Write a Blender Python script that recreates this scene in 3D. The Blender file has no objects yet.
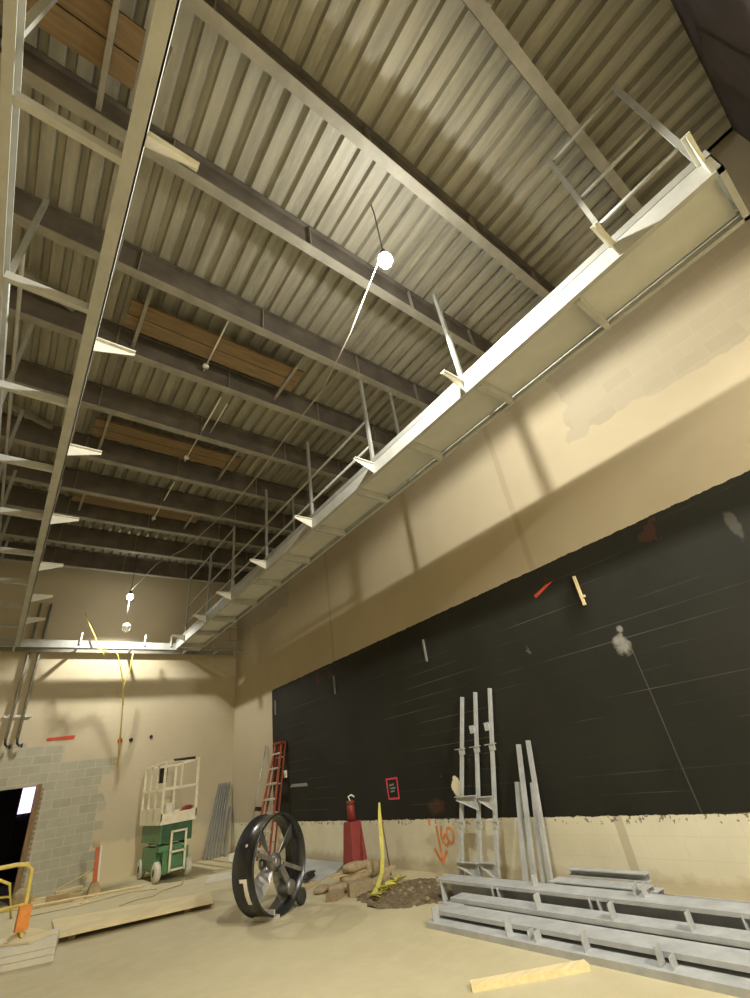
import bpy, bmesh, math, random
from mathutils import Vector, Matrix
R = random.Random(7)
S = bpy.context.scene
COL = S.collection
PI = math.pi
V = Vector

# ------------------------------------------------------------------ materials
class NT:
    """small expression helper over a material's node tree"""
    def __init__(s, name):
        s.m = bpy.data.materials.new(name); s.m.use_nodes = True
        s.t = s.m.node_tree; s.b = s.t.nodes['Principled BSDF']
        s.tc = s.t.nodes.new('ShaderNodeTexCoord')
        sp = s.t.nodes.new('ShaderNodeSeparateXYZ'); s.t.links.new(s.tc.outputs['Object'], sp.inputs[0])
        s.x, s.y, s.z = sp.outputs; s.o = s.tc.outputs['Object']
    def lk(s, a, inp):
        if isinstance(a, bpy.types.NodeSocket): s.t.links.new(a, inp)
        else: inp.default_value = a
    def mth(s, op, *a, clamp=False):
        n = s.t.nodes.new('ShaderNodeMath'); n.operation = op; n.use_clamp = clamp
        for i, v in enumerate(a): s.lk(v, n.inputs[i])
        return n.outputs[0]
    def add(s, a, b): return s.mth('ADD', a, b)
    def sub(s, a, b): return s.mth('SUBTRACT', a, b)
    def mul(s, a, b): return s.mth('MULTIPLY', a, b)
    def mx(s, a, b): return s.mth('MAXIMUM', a, b)
    def mn(s, a, b): return s.mth('MINIMUM', a, b)
    def gt(s, a, b): return s.mth('GREATER_THAN', a, b)
    def lt(s, a, b): return s.mth('LESS_THAN', a, b)
    def step(s, v, lo, hi):
        n = s.t.nodes.new('ShaderNodeMapRange'); n.clamp = True
        s.lk(v, n.inputs[0]); n.inputs[1].default_value = lo; n.inputs[2].default_value = hi
        return n.outputs[0]
    def xyz(s, x, y, z):
        n = s.t.nodes.new('ShaderNodeCombineXYZ')
        for i, v in enumerate((x, y, z)): s.lk(v, n.inputs[i])
        return n.outputs[0]
    def noise(s, scale, detail=4, rough=.55, vec=None, stretch=None):
        n = s.t.nodes.new('ShaderNodeTexNoise'); n.inputs['Scale'].default_value = scale
        n.inputs['Detail'].default_value = detail; n.inputs['Roughness'].default_value = rough
        v = vec if vec is not None else s.o
        if stretch:
            mp = s.t.nodes.new('ShaderNodeMapping'); mp.inputs['Scale'].default_value = stretch
            s.t.links.new(v, mp.inputs[0]); v = mp.outputs[0]
        s.t.links.new(v, n.inputs['Vector'])
        return n.outputs[0]
    def mix(s, f, a, b):
        n = s.t.nodes.new('ShaderNodeMix'); n.data_type = 'RGBA'; n.clamp_factor = True
        s.lk(f, n.inputs[0])
        for v, i in ((a, 6), (b, 7)): s.lk(v if isinstance(v, bpy.types.NodeSocket) else (*v, 1), n.inputs[i])
        return n.outputs[2]
    def brick(s, vec, w=.4064, h=.2033, mortar=.006):
        n = s.t.nodes.new('ShaderNodeTexBrick'); n.inputs['Scale'].default_value = 1
        n.inputs['Brick Width'].default_value = w; n.inputs['Row Height'].default_value = h
        n.inputs['Mortar Size'].default_value = mortar; n.inputs['Mortar Smooth'].default_value = .3
        n.inputs['Color1'].default_value = (0.35, 0.35, 0.35, 1); n.inputs['Color2'].default_value = (.65, .65, .65, 1)
        s.t.links.new(vec, n.inputs['Vector'])
        return n.outputs[0], n.outputs[1]
    def bump(s, h, dist=.005, strength=.5):
        n = s.t.nodes.new('ShaderNodeBump'); n.inputs['Strength'].default_value = strength
        n.inputs['Distance'].default_value = dist
        s.t.links.new(h, n.inputs['Height']); s.t.links.new(n.outputs[0], s.b.inputs['Normal'])
    def done(s, col, rough=.7, metal=0.0):
        s.lk(col if isinstance(col, bpy.types.NodeSocket) else (*col, 1), s.b.inputs['Base Color'])
        s.lk(rough, s.b.inputs['Roughness']); s.lk(metal, s.b.inputs['Metallic'])
        return s.m

def plain(name, col, rough=.6, metal=0.0, var=.18, scale=9.0, stretch=None, bump=0.0):
    n = NT(name); f = n.noise(scale, 4, .6, stretch=stretch)
    a = tuple(c * (1 - var) for c in col); b = tuple(min(1, c * (1 + var)) for c in col)
    if bump: n.bump(f, bump)
    return n.done(n.mix(n.step(f, .3, .7), a, b), rough, metal)

def emit(name, col, strength):
    n = NT(name); n.b.inputs['Emission Color'].default_value = (*col, 1)
    n.b.inputs['Emission Strength'].default_value = strength
    return n.done(col, .5)

TAN = (.52, .43, .28)
def mat_wall_right():
    n = NT('painted_block_right')
    v = n.xyz(n.y, n.sub(n.z, .1), 0.0)
    bc, bm = n.brick(v)
    big = n.noise(.45, 4); fine = n.noise(7, 5)
    tan = n.mix(n.step(big, .3, .7), (.405, .35, .24), (.48, .415, .29))
    tan = n.mix(n.mul(bm, .10), tan, (.45, .33, .2))
    # bare grey block left unpainted high on the wall
    jag = n.mul(n.sub(n.noise(1.6, 3), .5), .8)
    g1 = n.mul(n.gt(n.add(n.z, jag), 5.35), n.lt(n.add(n.y, jag), 2.15))
    g2 = n.mul(n.gt(n.add(n.z, jag), 6.0), n.gt(n.add(n.y, jag), 11.6))
    grey = n.mix(n.mul(bm, .5), n.mix(n.step(bc, .3, .7), (.30, .27, .20), (.37, .33, .25)), (.46, .41, .31))
    tan = n.mix(n.mul(n.mx(g1, g2), .6), tan, grey)
    # vertical joint streaks
    wob = n.mul(n.sub(n.noise(1.1, 2), .5), .03)
    def stripe(y0, w): return n.lt(n.mth('ABSOLUTE', n.sub(n.add(n.y, wob), y0)), w)
    st = n.mx(stripe(3.5, .055), stripe(9.35, .05))
    tan = n.mix(n.mul(st, .38), tan, (.30, .24, .15))
    # cream strip below the black field
    crm = n.mix(n.step(n.noise(1.3, 5), .3, .75), (.62, .58, .42), (.74, .70, .54))
    crm = n.mix(n.mul(st, .5), crm, (.36, .31, .2))
    crm = n.mix(n.mul(bm, .15), crm, (.5, .43, .27))
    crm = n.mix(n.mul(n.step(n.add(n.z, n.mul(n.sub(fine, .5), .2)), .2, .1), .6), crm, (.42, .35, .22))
    speck = n.mul(n.gt(n.z, .62), n.gt(n.noise(16, 3), .60))
    crm = n.mix(n.mul(speck, .75), crm, (.1, .09, .06))
    base = n.mix(n.lt(n.z, .70), tan, crm)
    # the black field with mortar lines showing in places
    ragged = n.mul(n.sub(n.noise(9, 4), .5), .05)
    zz = n.add(n.z, ragged); yy = n.add(n.y, ragged)
    blk = n.mul(n.mul(n.gt(zz, .70), n.lt(zz, 3.84)), n.lt(yy, 12.76))
    bl = n.mix(n.step(n.noise(.6, 5), .3, .7), (.011, .011, .0075), (.022, .0215, .015))
    row = n.mth('ABSOLUTE', n.sub(n.mth('FRACT', n.mth('DIVIDE', n.sub(n.z, .1), .2033)), .5))
    line = n.gt(row, .483)
    worn = n.step(n.noise(1.2, 4, vec=None, stretch=(1, .45, 2.2)), .50, .72)
    bl = n.mix(n.mul(n.mul(line, worn), .5), bl, (.22, .21, .165))
    bl = n.mix(n.mul(bm, .015), bl, (.12, .11, .08))
    rust = n.mul(n.gt(n.z, 3.50), n.gt(n.noise(1.9, 5), .64))
    bl = n.mix(n.mul(rust, .28), bl, (.12, .03, .02))
    def spot(y0, z0, ry, rz, soft=.5):
        dy = n.mth('DIVIDE', n.sub(n.y, y0), ry); dz = n.mth('DIVIDE', n.sub(n.z, z0), rz)
        d = n.add(n.mul(dy, dy), n.mul(dz, dz))
        return n.step(n.add(d, n.mul(n.sub(n.noise(11, 4), .5), 2.2)), 1.0, 1.0 - soft)
    bl = n.mix(n.mul(spot(2.65, 2.48, .12, .15, .8), .55), bl, (.42, .41, .36))
    bl = n.mix(n.mul(spot(2.60, 2.66, .05, .05, .8), .5), bl, (.42, .41, .36))
    bl = n.mix(n.mul(spot(.95, 3.35, .06, .2), .12), bl, (.42, .38, .3))
    bl = n.mix(n.mul(spot(6.60, .86, .24, .13, .9), .35), bl, (.16, .075, .03))
    bl = n.mix(spot(6.05, 1.13, .11, .13, .3), bl, (.80, .74, .52))
    bl = n.mix(n.mul(n.mul(stripe(2.55, .006), n.lt(n.z, 2.45)), .14), bl, (.4, .39, .33))
    bl = n.mix(n.mul(n.gt(n.noise(2.1, 6, .7), .70), .35), bl, (.22, .21, .17))
    col = n.mix(blk, base, bl)
    n.bump(n.sub(n.mul(fine, .25), n.mul(bm, .35)), .003, .4)
    n.b.inputs['Specular IOR Level'].default_value = .25
    return n.done(col, n.sub(.88, n.mul(blk, .2)))

def mat_wall_far():
    n = NT('painted_block_far')
    v = n.xyz(n.x, n.sub(n.z, .1), 0.0)
    bc, bm = n.brick(v, mortar=.010)
    big = n.noise(.5, 4); fine = n.noise(7, 5)
    tan = n.mix(n.step(big, .3, .7), (.48, .42, .285), (.55, .485, .345))
    tan = n.mix(n.mul(bm, .12), tan, (.48, .36, .22))
    low = n.step(n.add(n.z, n.mul(n.sub(n.noise(2.5, 4), .5), .5)), .85, .75)
    tan = n.mix(n.mul(low, .7), tan, (.66, .57, .36))
    # patch of bare grey block around the doorway, edge stepping block by block
    row = n.mth('FLOOR', n.mth('DIVIDE', n.sub(n.z, .1), .2033))
    half = n.mul(n.mth('MODULO', row, 2.0), .5)
    cell = n.mth('FLOOR', n.sub(n.mth('DIVIDE', n.x, .4064), half))
    wn = n.t.nodes.new('ShaderNodeTexWhiteNoise'); wn.noise_dimensions = '2D'
    n.t.links.new(n.xyz(cell, row, 0.0), wn.inputs['Vector'])
    j = n.mul(n.sub(wn.outputs[0], .5), .5); jf = n.mul(n.sub(n.noise(10, 3), .5), .12)
    cx = n.mul(n.add(cell, .5), .4064); cz = n.mul(n.add(row, .5), .2033)
    px = n.add(n.add(n.add(n.mul(n.sub(cx, n.x), .55), n.x), j), jf)
    pz = n.add(n.add(n.add(n.mul(n.sub(cz, n.z), .55), n.z), n.mul(j, .4)), jf)
    pa = n.mul(n.lt(px, 1.35), n.lt(pz, 3.15)); pb = n.mul(n.lt(px, 2.5), n.lt(pz, 2.62))
    patch = n.mx(pa, pb)
    grey = n.mix(n.step(bc, .3, .7), (.34, .33, .25), (.43, .415, .315))
    grey = n.mix(n.mul(n.step(fine, .4, .7), .3), grey, (.5, .47, .36))
    grey = n.mix(n.mul(bm, .6), grey, (.58, .54, .42))
    col = n.mix(patch, tan, grey)
    # dark smudges
    col = n.mix(n.mul(n.step(n.noise(1.0, 6, .7), .66, .74), .2), col, (.25, .19, .12))
    n.bump(n.sub(n.mul(fine, .25), n.mul(bm, .5)), .003, .4)
    return n.done(col, .88)

def mat_floor():
    n = NT('dusty_concrete')
    a = n.noise(.5, 6, .6); b = n.noise(3.5, 6, .65); c = n.noise(24, 4)
    col = n.mix(n.step(a, .3, .72), (.45, .395, .235), (.56, .50, .315))
    col = n.mix(n.mul(n.step(b, .45, .75), .45), col, (.62, .56, .38))
    col = n.mix(n.mul(n.step(c, .62, .75), .3), col, (.36, .29, .16))
    n.bump(c, .004, .4)
    return n.done(col, .85)

def mat_deck():
    n = NT('galvanised_deck')
    st = n.noise(1.0, 5, .6, stretch=(7, .5, 1)); b = n.noise(4, 4, stretch=(5, 1, 1))
    col = n.mix(n.step(st, .3, .7), (.27, .255, .20), (.47, .45, .36))
    col = n.mix(n.mul(n.step(b, .55, .7), .35), col, (.58, .55, .44))
    return n.done(col, .55, .25)

MW_R, MW_F, M_FLOOR, M_DECK = mat_wall_right(), mat_wall_far(), mat_floor(), mat_deck()
M_TANW = plain('tan_paint', TAN, .9, var=.12, scale=1)
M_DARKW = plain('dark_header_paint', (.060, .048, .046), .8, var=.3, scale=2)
M_STEEL = plain('primed_steel', (.42, .425, .39), .5, .0, .12, 5)
M_STEELD = plain('primed_steel_floor', (.42, .435, .43), .55, .0, .16, 6)
M_RAIL = plain('galvanised_rail', (.36, .365, .33), .42, .25, .12, 5)
M_BRIGHT = plain('bright_bracket', (.66, .65, .56), .5, .1, .08, 6)
M_PANEL = plain('deck_panel_steel', (.62, .62, .56), .5, .15, .10, 1.4)
M_BEAMD = plain('dark_girder_primer', (.115, .100, .082), .7, 0, .35, 2.5)
M_FLANGE = plain('girder_flange', (.29, .275, .225), .6, .1, .2, 3)
M_PLY = plain('stained_planks', (.20, .135, .065), .75, 0, .3, 2, (1, 12, 1))
M_BLACKM = plain('black_gloss_drum', (.045, .045, .045), .27, .5, .3, 5)
M_FANMETAL = plain('worn_fan_metal', (.26, .255, .235), .35, .6, .3, 6)
M_RUBBER = plain('dark_rubber', (.03, .03, .028), .8)
M_WHITE = plain('white_paint', (.80, .79, .70), .55, 0, .08)
M_CREAM = plain('cream_paint', (.80, .75, .56), .5, 0, .1, 8)
M_GREEN = plain('green_lift_paint', (.085, .225, .09), .45, 0, .25, 6)
M_DGREEN = plain('dark_green_scissor', (.03, .10, .035), .55, 0, .3, 6)
M_TYRE = plain('pale_tyre', (.62, .59, .48), .8, 0, .15)
M_REDC = plain('red_plastic', (.26, .042, .038), .5, 0, .15, 6)
M_REDD = plain('dark_red_plastic', (.20, .024, .02), .5, 0, .2, 6)
M_LADDER = plain('orange_red_fibreglass', (.30, .065, .03), .5, 0, .15, 6)
M_ALU = plain('aluminium', (.62, .60, .52), .4, .4, .1)
M_YTAPE = plain('caution_tape', (.60, .56, .12), .4, 0, .15, 12)
M_YPAINT = plain('yellow_barricade_paint', (.68, .54, .12), .5, 0, .15)
M_YCORD = plain('yellow_cord', (.72, .60, .12), .6, 0, .15)
M_ORANGE = plain('orange_plastic', (.72, .26, .04), .5, 0, .15)
M_REDOR = plain('red_orange_plastic', (.55, .13, .04), .5, 0, .2, 8)
M_ORSPRAY = plain('orange_spray', (.72, .27, .10), .8, 0, .15)
M_PINK = plain('pink_red_spray', (.62, .06, .10), .8, 0, .15)
M_RED = plain('red_mark', (.52, .06, .03), .8, 0, .2)
M_WOOD = plain('pale_pine', (.78, .65, .36), .75, 0, .12, 3, (1, 10, 10))
M_WOODB = plain('brown_wood', (.22, .14, .065), .8, 0, .25, 4, (8, 8, 1))
M_LUMB = plain('grey_lumber', (.46, .35, .19), .85, 0, .25, 4)
M_SHEET = plain('dusty_sheet', (.66, .56, .33), .85, 0, .12, 2)
M_SHEETW = plain('pale_sheet_edge', (.60, .57, .46), .85, 0, .12, 4)
M_SACK = plain('dusty_sack', (.34, .265, .15), .95, 0, .2, 14, bump=.006)
M_BLOCK = plain('concrete_block', (.28, .22, .13), .95, 0, .2, 20, bump=.004)
M_STUD = plain('dull_stud_steel', (.23, .245, .24), .5, .2, .15, 4)
M_DIRT = plain('brown_dirt', (.155, .118, .062), 1, 0, .5, 16, bump=.03)
M_BLUEG = plain('blue_grey_board', (.44, .45, .43), .7, 0, .12, 2)
M_CONDUIT = plain('conduit', (.36, .36, .32), .35, .6, .15)
M_BLACK = plain('black_plastic', (.015, .015, .014), .6)
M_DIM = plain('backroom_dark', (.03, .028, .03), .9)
M_GREYMARK = plain('grey_chalk', (.22, .22, .2), .9)
M_BULB = emit('lit_bulb', (1.0, .97, .90), 310)
M_BULB2 = emit('lit_bulb_far', (1.0, .97, .90), 55)
M_VIOLET = emit('daylit_window', (.74, .60, 1.0), 1.7)
def mat_glass():
    n = NT('clear_plastic'); n.b.inputs['Transmission Weight'].default_value = .7; n.b.inputs['IOR'].default_value = 1.3
    return n.done((.85, .85, .8), .15)
M_CLEAR = mat_glass()

# ------------------------------------------------------------------ mesh building (world coordinates)
class MB:
    def __init__(s): s.b = bmesh.new()
    def face(s, pts):
        s.b.faces.new([s.b.verts.new(p) for p in pts]); return s
    def hexa(s, lo, hi):
        """lo, hi: four points each, same winding"""
        a = [s.b.verts.new(p) for p in lo]; c = [s.b.verts.new(p) for p in hi]; f = s.b.faces.new
        n = len(a); f(a[::-1]); f(c)
        for i in range(n): f((a[i], a[(i+1) % n], c[(i+1) % n], c[i]))
        return s
    def box(s, x0, x1, y0, y1, z0, z1):
        return s.hexa([(x0,y0,z0),(x1,y0,z0),(x1,y1,z0),(x0,y1,z0)], [(x0,y0,z1),(x1,y0,z1),(x1,y1,z1),(x0,y1,z1)])
    def obox(s, c, sx, sy, sz, rz=0, rx=0, ry=0):
        m = Matrix.Translation(c) @ Matrix.Rotation(rz,4,'Z') @ Matrix.Rotation(ry,4,'Y') @ Matrix.Rotation(rx,4,'X')
        q = lambda z: [m @ V((a*sx/2, b*sy/2, z)) for a, b in ((-1,-1),(1,-1),(1,1),(-1,1))]
        return s.hexa(q(-sz/2), q(sz/2))
    def bar(s, p0, p1, w, h, up=(0,0,1)):
        p0, p1 = V(p0), V(p1); d = (p1-p0).normalized(); u = V(up)
        if abs(d.dot(u)) > .95: u = V((0,1,0))
        a = d.cross(u).normalized(); u = a.cross(d)
        q = lambda p: [p + a*i*w/2 + u*j*h/2 for i, j in ((-1,-1),(1,-1),(1,1),(-1,1))]
        return s.hexa(q(p0), q(p1))
    def channel(s, p0, p1, w, h, t, side=1, up=(0,0,1)):
        """C section: web of height h, two flanges of width w pointing to side*a"""
        p0, p1 = V(p0), V(p1); d = (p1-p0).normalized(); u = V(up)
        a = d.cross(u).normalized()*side; u = (a.cross(d)*side).normalized()
        prof = [(0,0),(w,0),(w,t),(t,t),(t,h-t),(w,h-t),(w,h),(0,h)]
        if side < 0: prof = prof[::-1]
        A = [p0 + a*x + u*y for x, y in prof]; B = [p1 + a*x + u*y for x, y in prof]
        va = [s.b.verts.new(p) for p in A]; vb = [s.b.verts.new(p) for p in B]; n = len(A); f = s.b.faces.new
        for i in range(n): f((va[i], va[(i+1)%n], vb[(i+1)%n], vb[i]))
        f(va[::-1]); f(vb); return s
    def tube(s, pts, r, n=8, r1=None):
        pts = [V(p) for p in pts]; rings = []
        k = len(pts)
        for i, p in enumerate(pts):
            d = (pts[min(i+1,k-1)] - pts[max(i-1,0)]).normalized()
            u = V((0,0,1)) if abs(d.z) < .9 else V((0,1,0))
            a = d.cross(u).normalized(); c = a.cross(d)
            rr = r if r1 is None else r + (r1-r)*i/(k-1)
            rings.append([s.b.verts.new(p + a*math.cos(2*PI*j/n)*rr + c*math.sin(2*PI*j/n)*rr) for j in range(n)])
        for q, w in zip(rings, rings[1:]):
            for j in range(n):
                f = s.b.faces.new((q[j], q[(j+1)%n], w[(j+1)%n], w[j])); f.smooth = True
        s.b.faces.new(rings[0][::-1]); s.b.faces.new(rings[-1]); return s
    def prism(s, pts, off):
        off = V(off); return s.hexa([V(p) for p in pts], [V(p)+off for p in pts])
    def lathe(s, c, axis, prof, n=32, closed=False):
        """prof: (radius, along axis)"""
        c, ax = V(c), V(axis).normalized(); u = ax.orthogonal().normalized(); w = ax.cross(u)
        rings = [[s.b.verts.new(c + ax*h + (u*math.cos(2*PI*j/n) + w*math.sin(2*PI*j/n))*r) for j in range(n)] for r, h in prof]
        seq = list(zip(rings, rings[1:])) + ([(rings[-1], rings[0])] if closed else [])
        for q, t in seq:
            for j in range(n):
                f = s.b.faces.new((q[j], q[(j+1)%n], t[(j+1)%n], t[j])); f.smooth = True
        if not closed:
            s.b.faces.new(rings[0][::-1]); s.b.faces.new(rings[-1])
        return s
    def blob(s, c, rx, ry, rz, seed=0, rot=0, rough=.12, sub=3, flat=None):
        t = bmesh.new(); bmesh.ops.create_icosphere(t, subdivisions=sub, radius=1)
        rr = random.Random(seed); k = [V((rr.uniform(-3,3), rr.uniform(-3,3), rr.uniform(-3,3))) for _ in range(5)]
        m = Matrix.Rotation(rot, 3, 'Z'); mp = {}
        for v in t.verts:
            d = 1 + rough*sum(math.sin(v.co.dot(q)+i) for i, q in enumerate(k))/3
            e = V([math.copysign(abs(q)**.75, q) for q in v.co])
            p = V((e.x*rx, e.y*ry, e.z*rz))*d
            mp[v] = s.b.verts.new(V(c) + m @ p)
        for f in t.faces:
            g = s.b.faces.new([mp[v] for v in f.verts]); g.smooth = True
        t.free(); return s
    def ribbon(s, pts, w, t, nrm=(1,0,0)):
        nrm = V(nrm)
        for p, q in zip(pts, pts[1:]):
            p, q = V(p), V(q); d = (q-p)
            if d.length < 1e-6: continue
            e = d.normalized()*w*.3
            s.bar(p-e, q+e, w, t, nrm); t += .0006
        return s
    def bevel(s, w, seg=2):
        es = [e for e in s.b.edges if len(e.link_faces) == 2 and e.calc_face_angle(0) > .6]
        bmesh.ops.bevel(s.b, geom=es, offset=w, segments=seg, affect='EDGES', clamp_overlap=True); return s

def worldloc(o):
    p = V((0,0,0))
    while o is not None: p += o.location; o = o.parent
    return p
def part(name, mb, mat, parent=None, label=None, origin=None):
    me = bpy.data.meshes.new(name)
    bmesh.ops.recalc_face_normals(mb.b, faces=mb.b.faces)
    o = bpy.data.objects.new(name, me)
    off = worldloc(parent) if parent is not None else V(origin or (0,0,0))
    if parent is not None: o.parent = parent
    elif origin: o.location = origin
    bmesh.ops.translate(mb.b, verts=mb.b.verts, vec=-off)
    mb.b.to_mesh(me); mb.b.free(); me.materials.append(mat); COL.objects.link(o)
    if label: o['label'] = label
    return o
def tag(o, label, cat, group=None, kind='thing'):
    o['label'] = label; o['category'] = cat
    if group: o['group'] = group
    if kind: o['kind'] = kind
    return o
def thing(name, loc, label, cat, group=None):
    o = bpy.data.objects.new(name, None); o.location = loc; o.empty_display_size = .1
    COL.objects.link(o); return tag(o, label, cat, group)
def one(name, mb, mat, loc, label, cat, group=None, kind='thing'):
    return tag(part(name, mb, mat, None, None, loc), label, cat, group, kind)
def struct(name, mb, mat, parent=None):
    o = part(name, mb, mat, parent)
    if parent is None: o['kind'] = 'structure'
    return o
ORD = ['nearest', 'second', 'third', 'fourth', 'fifth', 'sixth', 'seventh', 'eighth', 'ninth', 'tenth', 'eleventh', 'twelfth', 'thirteenth']
def nth(i, n, frm='from the camera'):
    if i == 0: return 'nearest the camera'
    if i == n-1: return 'farthest from the camera'
    return ORD[i] + ' ' + frm

# ------------------------------------------------------------------ the room
XR, YF, XL, YN, ZT = 6.05, 15.62, -3.6, -7.0, 8.15
DX0, DX1, DZ = -1.1, 1.04, 2.27           # doorway in the far wall
struct('floor', MB().box(XL-.2, XR+.2, YN-.2, YF, -.2, 0), M_FLOOR)
struct('wall_right', MB().box(XR, XR+.2, YN-.2, YF+.2, 0, ZT+.2), MW_R)
struct('wall_left', MB().box(XL-.2, XL, YN-.2, YF+.2, 0, ZT+.2), M_TANW)
w = MB().box(XL, DX0, YF, YF+.2, 0, ZT+.2).box(DX1, XR, YF, YF+.2, 0, ZT+.2).box(DX0, DX1, YF, YF+.2, DZ, ZT+.2)
struct('wall_far', w, MW_F)
struct('wall_near', MB().box(XL, XR, YN-.2, YN, 0, ZT+.2), M_TANW)
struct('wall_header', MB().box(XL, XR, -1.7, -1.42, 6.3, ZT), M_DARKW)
# ribbed roof deck
d = MB(); pitch = .24; x = XL; prof = []
while x < XR:
    prof += [(x, ZT+.075), (x+.07, ZT+.075), (x+.095, ZT), (x+.225, ZT)]; x += pitch
prof = [(min(px, XR), pz) for px, pz in prof]
lo = [d.b.verts.new((px, YN, pz)) for px, pz in prof]; hi = [d.b.verts.new((px, YF, pz)) for px, pz in prof]
for i in range(len(prof)-1): d.b.faces.new((lo[i], lo[i+1], hi[i+1], hi[i]))
d.box(XL, XR, YN, YF, ZT+.09, ZT+.2)
struct('ceiling', d, M_DECK)
# dark room beyond the doorway
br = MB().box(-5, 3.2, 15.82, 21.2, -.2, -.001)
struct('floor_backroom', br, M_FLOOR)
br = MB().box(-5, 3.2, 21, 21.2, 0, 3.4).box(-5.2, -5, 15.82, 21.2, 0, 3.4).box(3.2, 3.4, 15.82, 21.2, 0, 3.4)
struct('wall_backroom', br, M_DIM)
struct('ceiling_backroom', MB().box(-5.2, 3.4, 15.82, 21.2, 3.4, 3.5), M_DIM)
wn = struct('window_1', MB().box(.95, 1.0, 20.9, 20.99, .6, 3.1).box(1.42, 1.47, 20.9, 20.99, .6, 3.1).box(1.0, 1.42, 20.9, 20.99, 1.72, 1.77).box(1.0, 1.42, 20.9, 20.99, 3.05, 3.1), M_BLACK)
part('pane', MB().box(1.0, 1.42, 20.94, 20.97, 1.72, 3.05), M_VIOLET, wn)
# door jamb: brown steel angle, ends of cut blocks showing beside it
jb = struct('door_1', MB().box(DX1-.02, DX1+.09, YF-.03, YF+.2, 0, DZ+.03), M_WOODB)
tb = MB()
for i in range(22): tb.box(DX1+.09, DX1+.15, YF-.02, YF+.03, .06+i*.1, .105+i*.1)
part('block_teeth', tb, M_BLOCK, jb)

# ------------------------------------------------------------------ roof girders
ZB = 7.6
girders = [-.15, 1.35, 2.72, 4.24, 5.68, 7.15, 8.72, 10.08, 11.3, 12.8, 14.32]
for i, y in enumerate(girders):
    g = thing('roof_girder', (0, y, ZB), f'dark steel roof girder under the ribbed deck, {nth(i, len(girders))}', 'roof girder', 'steel roof girders')
    part('web', MB().box(XL+.02, XR-.02, y-.008, y+.008, ZB+.02, ZT-.03), M_BEAMD, g)
    part('bottom_flange', MB().box(XL+.02, XR-.02, y-.062, y+.062, ZB, ZB+.022), M_FLANGE, g, 'paler lower flange')
    part('top_flange', MB().box(XL+.02, XR-.02, y-.062, y+.062, ZT-.05, ZT-.03), M_BEAMD, g)
    for x in (-2.6, -1.35, .12, 1.9, 3.75, 5.2):
        st = MB().box(x, x+.012, y-.06, y-.01, ZB+.02, ZT-.05)
        part('stiffener', st, M_FLANGE, g)
# planks laid between pairs of girders
k = 0
for (ya, za), nm in (((1.85, 7.85), 'nearest the camera'), ((4.85, 7.85), 'above the left beam bracket'), ((7.75, 7.85), 'midway down the roof'), ((10.45, 7.85), 'nearest the far wall')):
    for q in range(2):
        b = MB().box(.15 if ya > 3 else -2.4, 3.0 if ya > 3 else -.35, ya+q*.27, ya+q*.27+.25, za, za+.05)
        one('roof_plank', b, M_PLY, (1, ya+q*.27, za), f'brown timber plank laid across roof brackets, {nm}, {"rear" if q else "front"} of its pair', 'plank', 'planks in the roof')
    for x in ((.35, 2.8) if ya > 3 else (-2.2, -.6)):
        gi = max(yy for yy in girders if yy < ya)
        br = MB().bar((x, gi, za-.03), (x, min(yy for yy in girders if yy > ya), za-.03), .05, .055)
        one('plank_bearer', br, M_FLANGE, (x, gi, za), f'short steel bearer holding roof planks at their {"left" if x < 0.4 and x != -.6 else "right"} end, {nm}', 'bearer', 'plank bearers in the roof')
# diagonal braces on the left
for i, (p, q) in enumerate((((-2.4, 4.35, 7.70), (-.5, 5.59, 8.05)), ((-2.2, 7.26, 7.70), (-.5, 8.63, 8.05)))):
    one('roof_brace', MB().bar(p, q, .08, .08), M_FLANGE, p, f'diagonal steel brace between roof girders on the left, {nth(i, 2)}', 'brace', 'diagonal roof braces')
for i, (x, y) in enumerate(((1.05, 4.42), (1.3, 4.45), (1.35, 7.30), (.4, 7.32), (-1.1, 4.4))):
    lab = ('on the girder face left of the glare', 'beside a smaller twin left of the glare', 'middle of the second planked bay', 'left end of the second planked bay', 'left of the long catwalk beam')[i]
    z = 7.95
    bx = thing('junction_box', (x, y-.2, z), f'pale electrical junction box, {lab}', 'junction box', 'roof junction boxes')
    part('box_body', MB().box(x, x+.16, girders[[3,3,5,5,3][i]]+.012, girders[[3,3,5,5,3][i]]+.09, z, z+.14), M_ALU, bx)
    part('cover', MB().box(x+.01, x+.15, girders[[3,3,5,5,3][i]]+.09, girders[[3,3,5,5,3][i]]+.096, z+.01, z+.13), M_WHITE, bx)
for i, (x, ya, yb) in enumerate(((1.45, 4.34, 5.62), (1.93, 6.10, 8.28), (1.97, 9.2, 11.15))):
    rd = thing('conduit_drop', (x, ya, 7.8), f'thin white conduit with a white end fitting slung under the roof, {nth(i, 3)}', 'conduit', 'white roof conduits')
    part('pipe', MB().tube([(x, ya, 7.82), (x, yb, 7.80)], .014), M_WHITE, rd)
    part('end_fitting', MB().lathe((x, yb-.12, 7.78), (0, 0, 1), [(.02, 0), (.055, .01), (.04, .07), (.02, .09)], 12), M_WHITE, rd)
    if i == 1: part('pipe', MB().tube([(x+.16, ya+.1, 7.82), (x+.16, ya+1.1, 7.80)], .012), M_WHITE, rd)

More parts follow.
